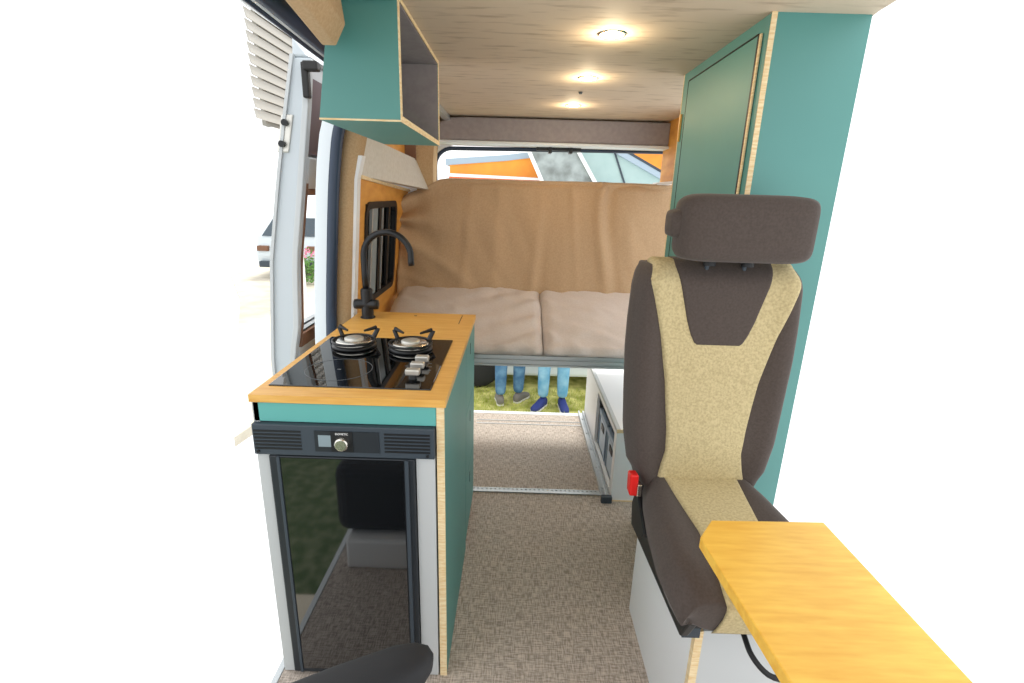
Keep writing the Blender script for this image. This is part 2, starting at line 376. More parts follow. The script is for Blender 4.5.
# hob
hob=thing('gas_hob',(-.43,1.45,.9),'black glass two burner gas hob set into the bamboo worktop','hob')
B(hx0+.0005,hx1-.0005,hy0+.0005,hy1-.0005,.882,.9035).build('glass_top','hob_glass',hob,bevel=.002)
def ringmesh(mb,c,r0,r1,z0,z1,n=40):
    mb.lathe([(r0,z0),(r1,z0),(r1,z1),(r0,z1),(r0,z0)],(c[0],c[1],0),n); return mb
for (bx,by) in ((-.528,1.585),(-.338,1.573)):
    bu=MB().lathe([(.070,0),(.072,.006),(.058,.012),(.03,.011)],(bx,by,.9035),36).build('burner','black_matte',hob,smooth=True)
    MB().lathe([(.060,.004),(.064,.018),(.050,.024),(.001,.021)],(bx,by,.9035),36).build('burner_bowl','steel',bu,smooth=True)
    MB().lathe([(.030,.020),(.031,.028),(.026,.031),(.001,.032)],(bx,by,.9035),28).build('burner_cap','steel_rough',bu,smooth=True)
    MB().tube([(bx+.068*math.cos(a),by+.068*math.sin(a),.924) for a in [2*PI*k/40 for k in range(41)]],.0045,8).build('support_ring','black_matte',bu,smooth=True)
    for a in (.70,2.45):
        ca,sa=math.cos(a),math.sin(a)
        pts=[(bx+.068*ca,by+.068*sa,.922),(bx+.086*ca,by+.086*sa,.952),(bx+.080*ca,by+.080*sa,.956),(bx+.036*ca,by+.036*sa,.950)]
        MB().tube(pts,[.008,.0075,.007,.0035],6).build('pan_support','black_matte',bu)
for ky in (1.300,1.358,1.418):
    kx=-.276+(ky-1.300)*.04
    k=MB().box(kx-.020,kx+.020,ky-.012,ky+.012,.914,.932).build('control_knob','steel_rough',hob,bevel=.004)
    MB().lathe([(.012,0),(.009,.016)],(kx,ky,.9035),16).build('knob_stem','black_matte',k)
MB().lathe([(.092,.0002),(.0935,.0002),(.0935,.0006),(.092,.0006),(.092,.0002)],(-.50,1.355,.9035),48,cap=False).build('zone_marking','grey_ink',hob)
for (x,y) in ((-.50,1.355),(-.245,1.40),(-.25,1.43),(-.243,1.37),(-.315,1.40)): B(x-.005,x+.005,y-.0025,y+.0025,.9035,.9038).build('zone_marking','grey_ink',hob)
# faucet
fa=thing('kitchen_faucet',(-.600,2.0,.9),'matt black swan neck faucet standing at the back of the worktop','faucet')
MB().lathe([(.030,0),(.030,.005),(.024,.008),(.024,.115),(.020,.122)],(-.600,1.99,.9),24).build('base','black_matte',fa,smooth=False,bevel=.002)
pp=[(-.602,1.99,1.01),(-.604,1.99,1.08),(-.604,1.99,1.15)]
cxx,czz,rr=-.510,1.152,.094
pp+=[(cxx-rr*math.cos(a),1.99,czz+rr*math.sin(a)) for a in [math.radians(t) for t in range(10,171,10)]]+[(-.417,1.99,1.135),(-.415,1.99,1.118)]
MB().tube(pp,.0125,16).build('spout','black_matte',fa,smooth=True)
MB().lathe([(.008,-.05),(.019,-.05),(.021,-.04),(.019,-.022),(.019,.022),(.021,.032),(.019,.046),(.006,.048)],(-.600,1.985,.957),20,'x').build('lever','black_matte',fa,smooth=True)
# refrigerator
fy=KY0
fr=thing('refrigerator',(-.43,1.3,0),'compressor refrigerator with black glass door built under the teal fascia','refrigerator')
B(-.640,-.20,fy+.02,1.62,.02,.81).build('body','fridge_dark',fr)
tp=MB().box(-.660,-.1935,fy-.016,fy+.02,.738,.824).build('control_panel','fridge_grey',fr,bevel=.003)
for (x0,x1) in ((-.655,-.535),(-.322,-.205)):
    mv=MB()
    for i in range(6): mv.box(x0,x1,fy-.0175,fy-.016,.755+i*.0098,.7597+i*.0098)
    mv.build('vent','black',tp)
B(-.500,-.335,fy-.018,fy-.016,.753,.811).build('display_window','fridge_dark',tp)
B(-.490,-.458,fy-.0195,fy-.018,.768,.800).build('display','display',tp)
B(-.458,-.402,fy-.0195,fy-.018,.754,.811).build('knob_plate','black',tp)
MB().lathe([(.001,-.014),(.015,-.014),(.0175,-.011),(.019,0)],(-.429,fy-.019,.779),28,'y').build('temperature_knob','steel',tp,smooth=False,bevel=.001)
for x in (-.648,-.212): MB().lathe([(.001,-.003),(.004,-.003),(.004,0)],(x,fy-.016,.748),10,'y').build('screw','black',tp)
tx=bpy.data.curves.new('brand_lettering','FONT'); tx.body='DOMETIC'; tx.size=.0075; tx.align_x='CENTER'; tx.extrude=.0003
t0=bpy.data.objects.new('lettering_source',tx); col.objects.link(t0); bpy.context.view_layer.update()
lm=bpy.data.meshes.new_from_object(t0.evaluated_get(bpy.context.evaluated_depsgraph_get())); bpy.data.objects.remove(t0)
to=bpy.data.objects.new('lettering',lm); col.objects.link(to); lm.materials.clear(); lm.materials.append(M['white_ink']); to.parent=tp
to.location=(-.429,fy-.0199,.8025); to.rotation_euler=(PI/2,0,0)
for (x0,x1) in ((-.660,-.628),(-.2445,-.1955)): B(x0,x1,fy-.003,fy+.018,.004,.737).build('side_frame','grey_board',fr)
dr=MB().box(-.626,-.247,fy-.014,fy+.018,.012,.735).build('door','fridge_dark',fr,bevel=.004)
B(-.594,-.276,fy-.0165,fy-.012,.03,.731).build('glass_panel','fridge_glass',dr)
MB().box(-.604,-.596,fy-.019,fy-.012,.016,.733).box(-.272,-.262,fy-.019,fy-.012,.016,.733).build('door_edge','fridge_grey',dr,bevel=.001)
# wall cupboard above the kitchen (open front faces the aisle)
uc=thing('wall_cupboard',(-.4,1.6,1.56),'teal wall cupboard with open front and plywood edges over the hob','cupboard')
ux1,ux0,uy0,uy1,uz0,uz1=-.279,-.54,1.262,1.855,1.570,CZ-.002
def leanbox(y0,y1): # end panels follow the body side
    return MB().prism([(-.467,uz0),(ux1,uz0),(ux1,uz1),(-.428,uz1)],'y',y0,y1)
leanbox(uy0,uy0+.015).build('end_panel','teal',uc)
leanbox(uy1-.015,uy1).build('end_panel','teal',uc)
MB().prism([(-.469,uz0-.014),(ux1,uz0-.014),(ux1,uz0),(-.467,uz0)],'y',uy0,uy1).build('bottom_panel','teal',uc)
MB().hexa([(-.467,uy0+.015,uz0),(-.455,uy0+.015,uz0),(-.455,uy1-.015,uz0),(-.467,uy1-.015,uz0),(-.428,uy0+.015,uz1),(-.416,uy0+.015,uz1),(-.416,uy1-.015,uz1),(-.428,uy1-.015,uz1)]).build('back_panel','valance',uc)
B(-.415,ux1-.002,uy0+.015,uy1-.015,uz1-.012,uz1).build('top_panel','valance',uc)
MB().box(-.44,ux1-.001,uy1-.0185,uy1-.0155,uz0+.001,uz1-.013).build('inner_lining','valance',uc)
MB().box(ux1,ux1+.002,uy0,uy0+.015,uz0-.014,uz1).box(ux1,ux1+.002,uy1-.015,uy1,uz0-.014,uz1).box(ux1,ux1+.002,uy0+.015,uy1-.015,uz0-.014,uz0).box(ux1,ux1+.002,uy0+.015,uy1-.015,uz1-.01,uz1)\
  .box(-.469,ux1,uy0-.001,uy0,uz0-.014,uz0-.010).build('edge_band','ply',uc)
MB().box(ux1-.035,ux1-.008,uy0+.016,uy0+.05,1.665,1.685).box(ux1-.02,ux1-.004,uy0+.03,uy0+.045,1.655,1.668).build('latch','black',uc,bevel=.003)

# ------------------------------------------------------------------ tall closet on the right
cl=thing('tall_closet',(.75,1.6,0),'tall teal closet with one framed door, behind the beige and brown seat','closet')
cx0,cy0,cy1=.572,1.32,1.952
MB().prism([(cy0,.47),(cy1,.47),(cy1,CZ),(cy0,CZ)],'x',cx0,.80).build('carcass','teal',cl)
B(cx0,.80,1.46,cy1,0,.47).build('plinth','teal',cl)
B(cx0-.002,cx0+.0105,cy0-.003,cy0,.47,CZ).build('edge_band','ply',cl)
cd=B(cx0-.005,cx0,1.372,1.88,.55,1.785).build('door','teal',cl,bevel=.001)
MB().box(cx0-.0055,cx0-.002,1.352,1.362,.55,1.785).build('edge_band','ply',cl)
MB().box(cx0-.0057,cx0-.001,1.363,1.371,.55,1.785).box(cx0-.0057,cx0-.001,1.881,1.884,.55,1.785).box(cx0-.0057,cx0-.001,1.37,1.882,1.786,1.789).build('door_gap','black',cl)
B(cx0-.007,cx0-.001,1.925,1.938,1.60,1.69).build('hinge','bamboo',cl)
B(cx0-.001,cx0+.001,cy1-.004,cy1+.002,0.47,CZ).build('edge_band','ply',cl)

# ------------------------------------------------------------------ bench/bed across the rear
def fold(x,z,cx,w,amp): 
    d=(x-cx)/w; return amp*math.exp(-d*d)
bl=[(.84,-.765),(1.0,-.735),(1.2,-.720),(1.32,-.700),(1.49,-.46)]
def topz(x): return interp(x,[(-.72,1.30),(-.69,1.36),(-.63,1.395),(-.56,1.42),(-.46,1.475),(-.40,1.484),(.0,1.483),(.5,1.486),(.95,1.482)])
def bk_front(u,v):
    xa=-.685; x=xa+(.935-xa)*u; zt_=topz(x); z=.80+(zt_-.80)*v
    y=2.87+.13*(z-.85)/.6
    e=v
    y+=.045*max(0,(v-.93)/.07)**2
    # cloth folds
    y-=fold(x,z,.50-.03*math.sin(z*6),.035,.030)*(.35+.65*v)
    y+=fold(x,z,.555-.03*math.sin(z*6),.03,.022)*(.35+.65*v)
    y-=fold(x,z,.66,.05,.012)*v
    y-=fold(x,z,.09+.05*v,.03,.014)*(1-v)
    y+=fold(x,z,.13+.06*v,.03,.010)*(1-v)
    y-=fold(x,z,-.13+.03*v,.04,.008)
    y-=fold(x,z,.27,.04,.007)*(1-v)
    # tension folds fanning from the upper left corner
    y-=.016*abs(noise.noise(Vector((x*5.5+z*2.5,z*1.2,7))))*(.3+.7*(1-v))
    dx,dz=x+.74,z-1.24; r=math.hypot(dx,dz); a=math.atan2(dz,dx)
    y-=.050*math.exp(-r/.22)*math.sin(a*7+1.0)*min(1,r/.05)
    y-=.026*math.exp(-((z-(1.20-.55*dx-.2*dx*dx))/.035)**2)*math.exp(-dx/.35)
    y+=.010*noise.noise(Vector((x*3,z*2.2,1)))
    y-=.007*abs(noise.noise(Vector((x*9+z*1.5,z*1.6,4))))*(.4+.6*v)
    y-=fold(x,z,.36-.05*v,.022,.012)*v
    y-=fold(x,z,-.32+.06*v,.03,.009)*(1-v*.6)
    y-=.014*math.exp(-((z-(.97-.35*dx))/.025)**2)*math.exp(-dx/.28)
    y-=.012*math.exp(-((z-(1.33+.10*dx))/.022)**2)*math.exp(-dx/.3)
    return (x,y,z)
bb=slab(130,60,bk_front,lambda u,v:(bk_front(u,v)[0],3.01,bk_front(u,v)[2]-.006))
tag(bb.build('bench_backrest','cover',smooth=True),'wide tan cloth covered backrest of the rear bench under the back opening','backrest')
def cushion(x0,x1,label,side):
    def top(u,v):
        x=x0+(x1-x0)*u; 
        if v<.16: # front drop
            t=v/.16; y=2.285+.035*(1-math.cos(t*PI/2)); z=.668+(.042)*math.sin(t*PI/2)
            z0=z
        else:
            t=(v-.16)/.84; y=2.32+.57*t; z=.710+.165*t+.012*math.sin(PI*t)
        ex=min(x-x0,x1-x)/.05
        if ex<1: z-=.022*(1-ex)**2*(min(1,v/.1)); y+=.016*(1-ex)**2*(1-v) 
        z+=.010*noise.noise(Vector((x*4,y*8,side)))+.013*abs(noise.noise(Vector((x*8,y*11+x*5,side+3))))+.004*math.sin((x*9+y*14)+side)*math.exp(-((y-2.7)/.2)**2)
        # diagonal wrinkles towards the seam
        sx=.15 if side else .14
        d=abs(x-.145)
        z+=.008*math.exp(-d/.3)*math.sin(y*40+ d*24)*min(1,d/.04)
        if v<.3: y-=.010*math.exp(-d/.3)*math.sin(d*45)+.010*noise.noise(Vector((x*7,v*5,9)))
        return (x,y,z)
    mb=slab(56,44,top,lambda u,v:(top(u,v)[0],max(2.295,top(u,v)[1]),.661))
    o=mb.build('seat_cushion','cover_daylit',smooth=True); return tag(o,label,'cushion','cushions of the rear bench')
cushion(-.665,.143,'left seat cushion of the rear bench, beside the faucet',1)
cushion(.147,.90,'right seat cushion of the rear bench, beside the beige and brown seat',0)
bf=thing('bed_frame',(0,2.6,.6),'aluminium profile bed frame carrying the rear bench cushions','bed frame')
B(-.66,.90,2.315,3.0,.634,.658).build('slat_board','white_board',bf)
mb=MB().prism([(2.285,.606),(2.3145,.606),(2.3145,.660),(2.285,.660),(2.285,.650),(2.293,.648),(2.293,.640),(2.285,.638),(2.285,.626),(2.293,.624),(2.293,.616),(2.285,.614)],'x',-.66,.558)
mb.build('front_rail','alu',bf)
B(.558,.575,2.28,2.314,.604,.672).build('end_cap','black',bf,bevel=.003)
B(.575,.80,2.285,2.3145,.608,.660).build('front_rail','alu',bf)

# ------------------------------------------------------------------ white garage box with crates
gb=thing('storage_box',(.7,2.6,0),'long white storage box with a cut-out front under the rear bench','storage box')
gx=.49
B(gx,.93,2.10,3.10,.360,.378).build('top_panel','white_board',gb)
B(gx-.001,gx+.10,2.097,2.10,.361,.378).build('edge_band','ply',gb)
B(gx,.60,2.097,2.10,0,.006).build('edge_band','ply',gb)
B(gx,.93,2.10,2.118,.004,.360).build('end_panel','white_board',gb)
B(gx,.93,3.08,3.10,.004,.360).build('end_panel','white_board',gb)
mb=MB().box(gx,gx+.016,2.118,2.15,.004,.36).box(gx,gx+.016,2.66,3.08,.004,.36).box(gx,gx+.016,2.15,2.66,.004,.03).box(gx,gx+.016,2.15,2.66,.335,.36)
mb.build('front_panel','white_board',gb)
B(gx+.016,.93,2.118,3.08,.004,.02).build('bottom_panel','white_board',gb)
B(.915,.93,2.118,3.08,.02,.36).build('back_panel','white_board',gb)
MB().box(gx-.001,gx+.016,2.10,3.10,.378,.3795).box(gx-.002,gx,2.1,3.1,.361,.377).build('edge_band','grey_board',gb)
def crate(y0,y1,label):
    c=thing('storage_crate',(.65,(y0+y1)/2,.02),label,'crate','crates in the white storage box')
    mb=MB(); x0,x1=gx+.022,.86
    mb.box(x0,x0+.01,y0,y1,.022,.235).box(x1-.01,x1,y0,y1,.022,.235).box(x0,x1,y0,y0+.01,.022,.235).box(x0,x1,y1-.01,y1,.022,.235).box(x0,x1,y0,y1,.022,.03)
    mb.build('body','crate',c)
    MB().box(x0-.006,x0+.012,y0-.004,y1+.004,.215,.245).box(x1-.012,x1+.006,y0-.004,y1+.004,.215,.245).box(x0,x1,y0-.004,y0+.012,.215,.245).box(x0,x1,y1-.012,y1+.004,.215,.245).build('rim','crate_rim',c,bevel=.002)
    for yy in (y0+.01,y1-.02): B(x0-.006,x0,yy,yy+.010,.03,.215).build('rib','crate_rim',c)
    B(x0-.005,x0-.001,(y0+y1)/2-.035,(y0+y1)/2+.035,.155,.19).build('hand_hole','black',c)
crate(2.165,2.395,'grey blue plastic crate in the white storage box, nearest the seat')
crate(2.415,2.645,'grey blue plastic crate in the white storage box, towards the rear opening')

# ------------------------------------------------------------------ travel seat on its white box
sb=thing('seat_pedestal',(.65,1.18,0),'white seat box with plywood edge standing on the floor under the seat','seat box')
B(.44,.456,.935,1.445,0,.452).build('side_panel','white_board',sb)
B(.439,.457,.918,.935,0,.452).build('edge_band','ply',sb)
B(.457,.86,.920,.935,0,.452).build('front_panel','grey_board',sb)
B(.456,.86,.935,1.445,.437,.452).build('top_panel','white_board',sb)
B(.845,.86,.935,1.445,0,.437).build('side_panel','white_board',sb)
ps=thing('passenger_seat',(.5,1.1,.45),'beige and dark brown upholstered vehicle seat with headrest on the white box','seat')
SC=.502
oL=[(.66,.338),(.70,.322),(.721,.308),(.80,.293),(.896,.287),(1.019,.280),(1.095,.280),(1.19,.284),(1.225,.290),(1.248,.303)]
bL=[(.66,.385),(.703,.394),(.771,.407),(.834,.404),(.962,.388),(1.08,.364),(1.173,.338),(1.215,.326),(1.248,.336)]
def xl(z): return interp(z,oL)+.010
def xb(z): return max(xl(z)+.010,interp(z,bL)-.004)
def byf(x,z,off=0):
    xo=xl(z); s=min(1,abs(x-SC)/(SC-xo))
    y=1.178+.02*(z-.7)/.5
    y+=-.018*math.exp(-((s-.80)/.16)**2)       # bolster
    y+=.055*max(0,(s-.86)/.14)**2.2
    y+=.03*max(0,(z-1.195)/.053)**2.5
    y-=.012*math.exp(-((z-.80)/.08)**2)*(1-s)
    return y-off
def mirror(x): return 2*SC-x
Z0,Z1=.668,1.248
def bfront(u,v):
    z=Z0+(Z1-Z0)*v; a=xl(z); x=a+(mirror(a)-a)*u; return (x,byf(x,z),z)
def bback(u,v):
    z=Z0+(Z1-Z0)*v; a=xl(z)+.01; x=a+(mirror(a)-a)*u; return (x,1.285+.02*(v),z)
slab(80,64,bfront,bback).build('backrest','seat_dark',ps,smooth=True)
def panel(name,m,zf0,zf1,xa,xc,off,nu=30,nv=44,edge=.03):
    def f(u,v,q=None):
        w=min(1,v/.86); t=max(0,(v-.86)/.14)
        z=zf0+(zf1-zf0)*w; a,c=xa(z),xc(z); x=a+(c-a)*u
        e=min(u,1-u)/edge; e2=w/.03
        o=off*min(1,max(0,e))**.5*min(1,max(0,e2))**.5
        if q is not None: o=q
        y0=byf(x,z,o); y=y0+(1.275-y0)*t
        zz=z+(o*.8+.006)*math.sin(min(1,t*2.5)*PI/2)
        return (x,y,zz)
    def b(u,v):
        p=f(u,v,-.004); return (p[0],p[1],p[2]-.006)
    return slab(nu,nv,f,b).build(name,m,ps,smooth=True)
panel('centre_panel','seat_beige',.672,1.247,xb,lambda z:mirror(xb(z)),.010,60,60)
iL=[(1.055,.462),(1.057,.451),(1.064,.440),(1.085,.428),(1.119,.415),(1.182,.397),(1.25,.377)]
panel('shoulder_panel','seat_dark',1.055,1.2475,lambda z:interp(z,iL),lambda z:mirror(interp(z,iL)),.012)
# headrest
def sup(w,h,n=28,e=3.2):
    out=[]
    for k in range(n):
        a=2*PI*k/n; c,s=math.cos(a),math.sin(a)
        out.append((w*abs(c)**(2/e)*(1 if c>=0 else -1),h*abs(s)**(2/e)*(1 if s>=0 else -1)))
    return out
rings=[]
for y,sw,sh in ((1.128,.10,.03),(1.130,.135,.058),(1.137,.150,.068),(1.150,.158,.074),(1.185,.160,.076),(1.215,.155,.072),(1.232,.140,.06),(1.238,.09,.03)):
    rings.append([(SC+.017+p[0]*.965,y,1.340+p[1]) for p in sup(sw,sh,48,7)])
MB().loft(rings).build('headrest','seat_dark',ps,smooth=True)
rings=[]
for x,sw,sh in ((.348,.022,.018),(.352,.035,.028),(.37,.04,.034),(.38,.04,.034)):
    rings.append([(x,1.19+p[0],1.348+p[1]) for p in sup(sw,sh,20,4)])
MB().loft(rings).build('headrest_wing','seat_dark',ps,smooth=True)
for x in (.46,.55): MB().tube([(x,1.215,1.22),(x,1.205,1.30)],.005,10).build('headrest_post','fridge_grey',ps)
for x in (.46,.55): MB().lathe([(.015,0),(.014,.010),(.008,.014)],(x,1.198,1.252),16).build('post_collar','black',ps)
# seat cushion
YF=.775
cS=[(.775,.340),(.79,.332),(.82,.323),(.87,.316),(1.0,.326),(1.1,.340),(1.21,.365)]
def ctop(x,y,off=0):
    a=interp(y,cS); s=min(1,abs(x-SC)/(SC-a)); 
    z=.685+.012*math.exp(-((s-.72)/.2)**2)-.045*max(0,(s-.80)/.20)**2+.01*(y-.8)
    t=max(0,(.86-y)/.085); z-=.030*t**2
    return z+off
def cfr(u,v):
    # v 0..0.25 front face, then top
    if v<.3:
        t=v/.3; y=.765-.045*math.sin(t*PI*.75); y=.80-.025*math.sin(t*PI/2); a=interp(y,cS)+.030*(1-t); x=a+(mirror(a)-a)*u; z0=.575+.035*abs(2*u-1)**6
        zt_=ctop(x,YF); return (x,y,z0+(zt_-z0)*t)
    t=(v-.3)/.7; y=YF+(1.22-YF)*t; a=interp(y,cS); x=a+(mirror(a)-a)*u; return (x,y,ctop(x,y))
def cbk(u,v):
    p=cfr(u,v); a=interp(p[1],cS)+.03; x=a+(mirror(a)-a)*u
    return (x,max(.815,p[1]),.575)
slab(40,50,cfr,cbk).build('seat_cushion','seat_dark',ps,smooth=True)
sL=[(.775,.422),(.80,.420),(.86,.420),(.96,.428),(1.05,.418),(1.21,.402)]
def pf(u,v):
    if v<.3:
        t=v/.3; y=.80-.025*math.sin(t*PI/2); a=interp(y,sL)-.006*(1-t); x=a+(mirror(a)-a)*u
        zt_=ctop(x,YF); p=(x,y-.006,.578+(zt_-.578)*t); return p
    t=(v-.3)/.7; y=YF+(1.22-YF)*t; a=interp(y,sL); x=a+(mirror(a)-a)*u
    e=min(1,min(u,1-u)/.04)**.5
    return (x,y-.006*max(0,1-t*6),ctop(x,y,.007*e))
slab(30,50,pf,lambda u,v:(pf(u,v)[0],pf(u,v)[1]+.01,pf(u,v)[2]-.012)).build('centre_panel','seat_beige',ps,smooth=True)
# frame, recliner, buckle
MB().prism([(.815,.575),(.85,.508),(1.30,.455),(1.32,.52),(1.26,.66),(1.20,.66),(1.16,.59),(.86,.585)],'x',.372,.392).build('seat_frame','black',ps,bevel=.004)
MB().prism([(.815,.575),(.85,.508),(1.30,.455),(1.30,.58),(.86,.585)],'x',.622,.642).build('seat_frame','black',ps,bevel=.004)
B(.392,.622,.85,1.28,.530,.574).build('seat_pan','black',ps)
MB().box(.40,.44,.90,1.25,.452,.49).box(.58,.62,.90,1.25,.452,.49).build('seat_rail','fridge_grey',ps)
MB().prism([(1.10,.56),(1.22,.62),(1.255,.70),(1.225,.71),(1.18,.64),(1.08,.585)],'x',.345,.366).build('recliner_lever','black',ps,bevel=.004)
MB().prism([(1.135,.658),(1.170,.658),(1.178,.712),(1.14,.718)],'x',.312,.334).build('buckle','red',ps,bevel=.005)
MB().box(.330,.342,1.13,1.15,.660,.695).build('buckle_tongue','steel',ps,bevel=.002)
MB().tube(smooth_path([(.515,.93,.535),(.515,.86,.505),(.52,.825,.487),(.545,.80,.468),(.585,.795,.462),(.62,.80,.468),(.64,.825,.487),(.645,.86,.505),(.645,.93,.535)],4),.006,10).build('slide_bar','black',ps,smooth=True)

# ------------------------------------------------------------------ table
tb=thing('folding_table',(.5,.65,.8),'yellow bamboo table top with clipped corner in front of the seat','table')
MB().prism([(.346,.767),(.385,.818),(.60,.823),(.60,.40),(.368,.40)],'z',.798,.82).build('table_top','bamboo_y',tb,bevel=.002)
MB().tube([(.52,.60,.0),(.52,.60,.797)],.02,16).build('leg','alu',tb,smooth=True)
MB().lathe([(.09,0),(.09,.006),(.03,.02)],(.52,.60,0),24).build('base_plate','alu',tb)

# ------------------------------------------------------------------ cab seat close to the camera
cs=thing('cab_seat',(-.38,.35,0),'black padded cab seat armrest in front of the refrigerator','seat')
B(-.615,-.12,.15,.70,.0,.125).build('pedestal','white_board',cs,bevel=.01)
B(-.66,-.14,.02,.67,.130,.42).build('seat_cushion','black_soft',cs,bevel=.05,seg=4)
B(-.66,-.18,-.22,-.02,.40,1.0).build('backrest','black_soft',cs,bevel=.06,seg=4)
rings=[]
for t,w,h in ((0,.010,.010),(.01,.024,.020),(.03,.034,.028),(.06,.040,.033),(.15,.044,.035),(.30,.044,.034),(.40,.040,.032),(.46,.03,.022)):
    c=Vector((-.100,.545,.768))+Vector((-.93,-.22,-.27))*t*1.0
    rings.append([(c.x,c.y+p[0],c.z+p[1]) for p in sup(w,h,24,2.6)])
MB().loft(rings).build('armrest','black_soft',cs,smooth=True)

# ------------------------------------------------------------------ ceiling fittings
for i,(x,y,lab) in enumerate(((.238,1.517,'round recessed ceiling spotlight, nearest of the three'),(.244,2.04,'round recessed ceiling spotlight, middle of the three'),(.252,2.62,'round recessed ceiling spotlight, farthest of the three'))):
    t=thing('ceiling_spotlight',(x,y,CZ),lab,'ceiling light','spotlights in the van ceiling')
    MB().lathe([(.033,-.003),(.036,-.0035),(.040,-.001),(.040,.002),(.033,.002),(.033,-.003)],(x,y,CZ),32,cap=False).build('bezel','steel',t,smooth=True)
    MB().lathe([(.001,-.006),(.024,-.005),(.032,-.002),(.032,.002)],(x,y,CZ),24).build('lens','warm_glow',t)
    l=bpy.data.lights.new('spotlight_lamp','POINT'); l.energy=.8; l.color=(1,.80,.52); l.shadow_soft_size=.02
    lo=bpy.data.objects.new('lamp_glow',l); col.objects.link(lo); lo.location=(x,y,CZ-.035)
tag(MB().lathe([(.001,-.008),(.006,-.008),(.009,0)],(.248,2.30,CZ),16).build('ceiling_sensor','sensor'),'tiny dark button on the ceiling between two spotlights','sensor')

# ------------------------------------------------------------------ outside
GZ=-.7
o=MB().prism([(-.95,3.5),(1.9,3.5),(2.9,8.0),(-1.7,8.0)],'z',GZ-.1,GZ).build('ground','grass_ground'); struct(o)
o=MB().prism([(-2.4,3.9),(-2.0,6.5),(-3.2,9.0),(-4.2,16),(-7.4,16),(-7.2,12.5),(-5.4,9.6)],'z',GZ-.08,GZ+.01).build('ground_paving','paving'); struct(o)
struct(MB().prism([(-4,-3),(-.72,-3),(-.72,.95),(-1.25,.95),(-4,.2)],'z',GZ-.1,GZ).build('ground_lawn','grass_dark'))
struct(MB().prism([(-1.6,.12),(-.72,.12),(-.72,1.10),(-1.6,1.10)],'z',GZ-.05,GZ+.012).build('ground_slab','paving'))
gb_=MB(); rnd=random.Random(2)
for i in range(9000):
    x=rnd.uniform(-1.4,1.9); y=rnd.uniform(3.8,5.25); h=rnd.uniform(.02,.055); a=rnd.uniform(0,PI); w_=.003
    dx,dy=math.cos(a)*w_,math.sin(a)*w_; lx,ly=rnd.uniform(-.02,.02),rnd.uniform(-.02,.02)
    gb_.add([(x-dx,y-dy,GZ),(x+dx,y+dy,GZ),(x+lx,y+ly,GZ+h)],[(0,1,2)])
tag(gb_.build('grass','grass_blade'),'short sunlit grass on the ground behind the van','grass',kind='stuff')

def skin(name,verts,edges,radii,m,parent,sub=2,root=0):
    me=bpy.data.meshes.new(name); me.from_pydata(verts,edges,[]); o=bpy.data.objects.new(name,me); col.objects.link(o)
    me.materials.append(M[m]); o.parent=parent; 
    s=o.modifiers.new('skin','SKIN'); s.use_smooth_shade=True
    for i,r in enumerate(radii):
        r=r if isinstance(r,tuple) else (r,r); me.skin_vertices[0].data[i].radius=r
    me.skin_vertices[0].data[root].use_root=True
    q=o.modifiers.new('sub','SUBSURF'); q.levels=sub; q.render_levels=sub
    return o
def shoe(parent,x,y,rz,m):
    rings=[]
    for t,w,h,zc in ((-.055,.020,.02,.035),(-.045,.034,.045,.05),(-.01,.040,.055,.055),(.04,.040,.048,.05),(.09,.043,.036,.04),(.14,.046,.030,.035),(.18,.040,.024,.03),(.205,.022,.014,.024)):
        rings.append([(p[0],-t,zc+max(p[1],-zc+.012)) for p in sup(w,h,20,2.6)])
    o=MB().loft(rings).build('shoe',m,None,smooth=True); o.parent=parent; o.location=(x,y,0); o.rotation_euler=(0,0,rz)
    rg=[]
    for z in (0,.02):
        rg.append([(w*sx,-t,z) for (t,w,sx) in [(-.058,.02,1),(-.04,.036,1),(.04,.041,1),(.13,.049,1),(.18,.042,1),(.21,.018,1),(.21,.018,-1),(.18,.042,-1),(.13,.049,-1),(.04,.041,-1),(-.04,.036,-1),(-.058,.02,-1)]])
    s_=MB().loft(rg).build('sole','sole',None,bevel=.004); s_.parent=o
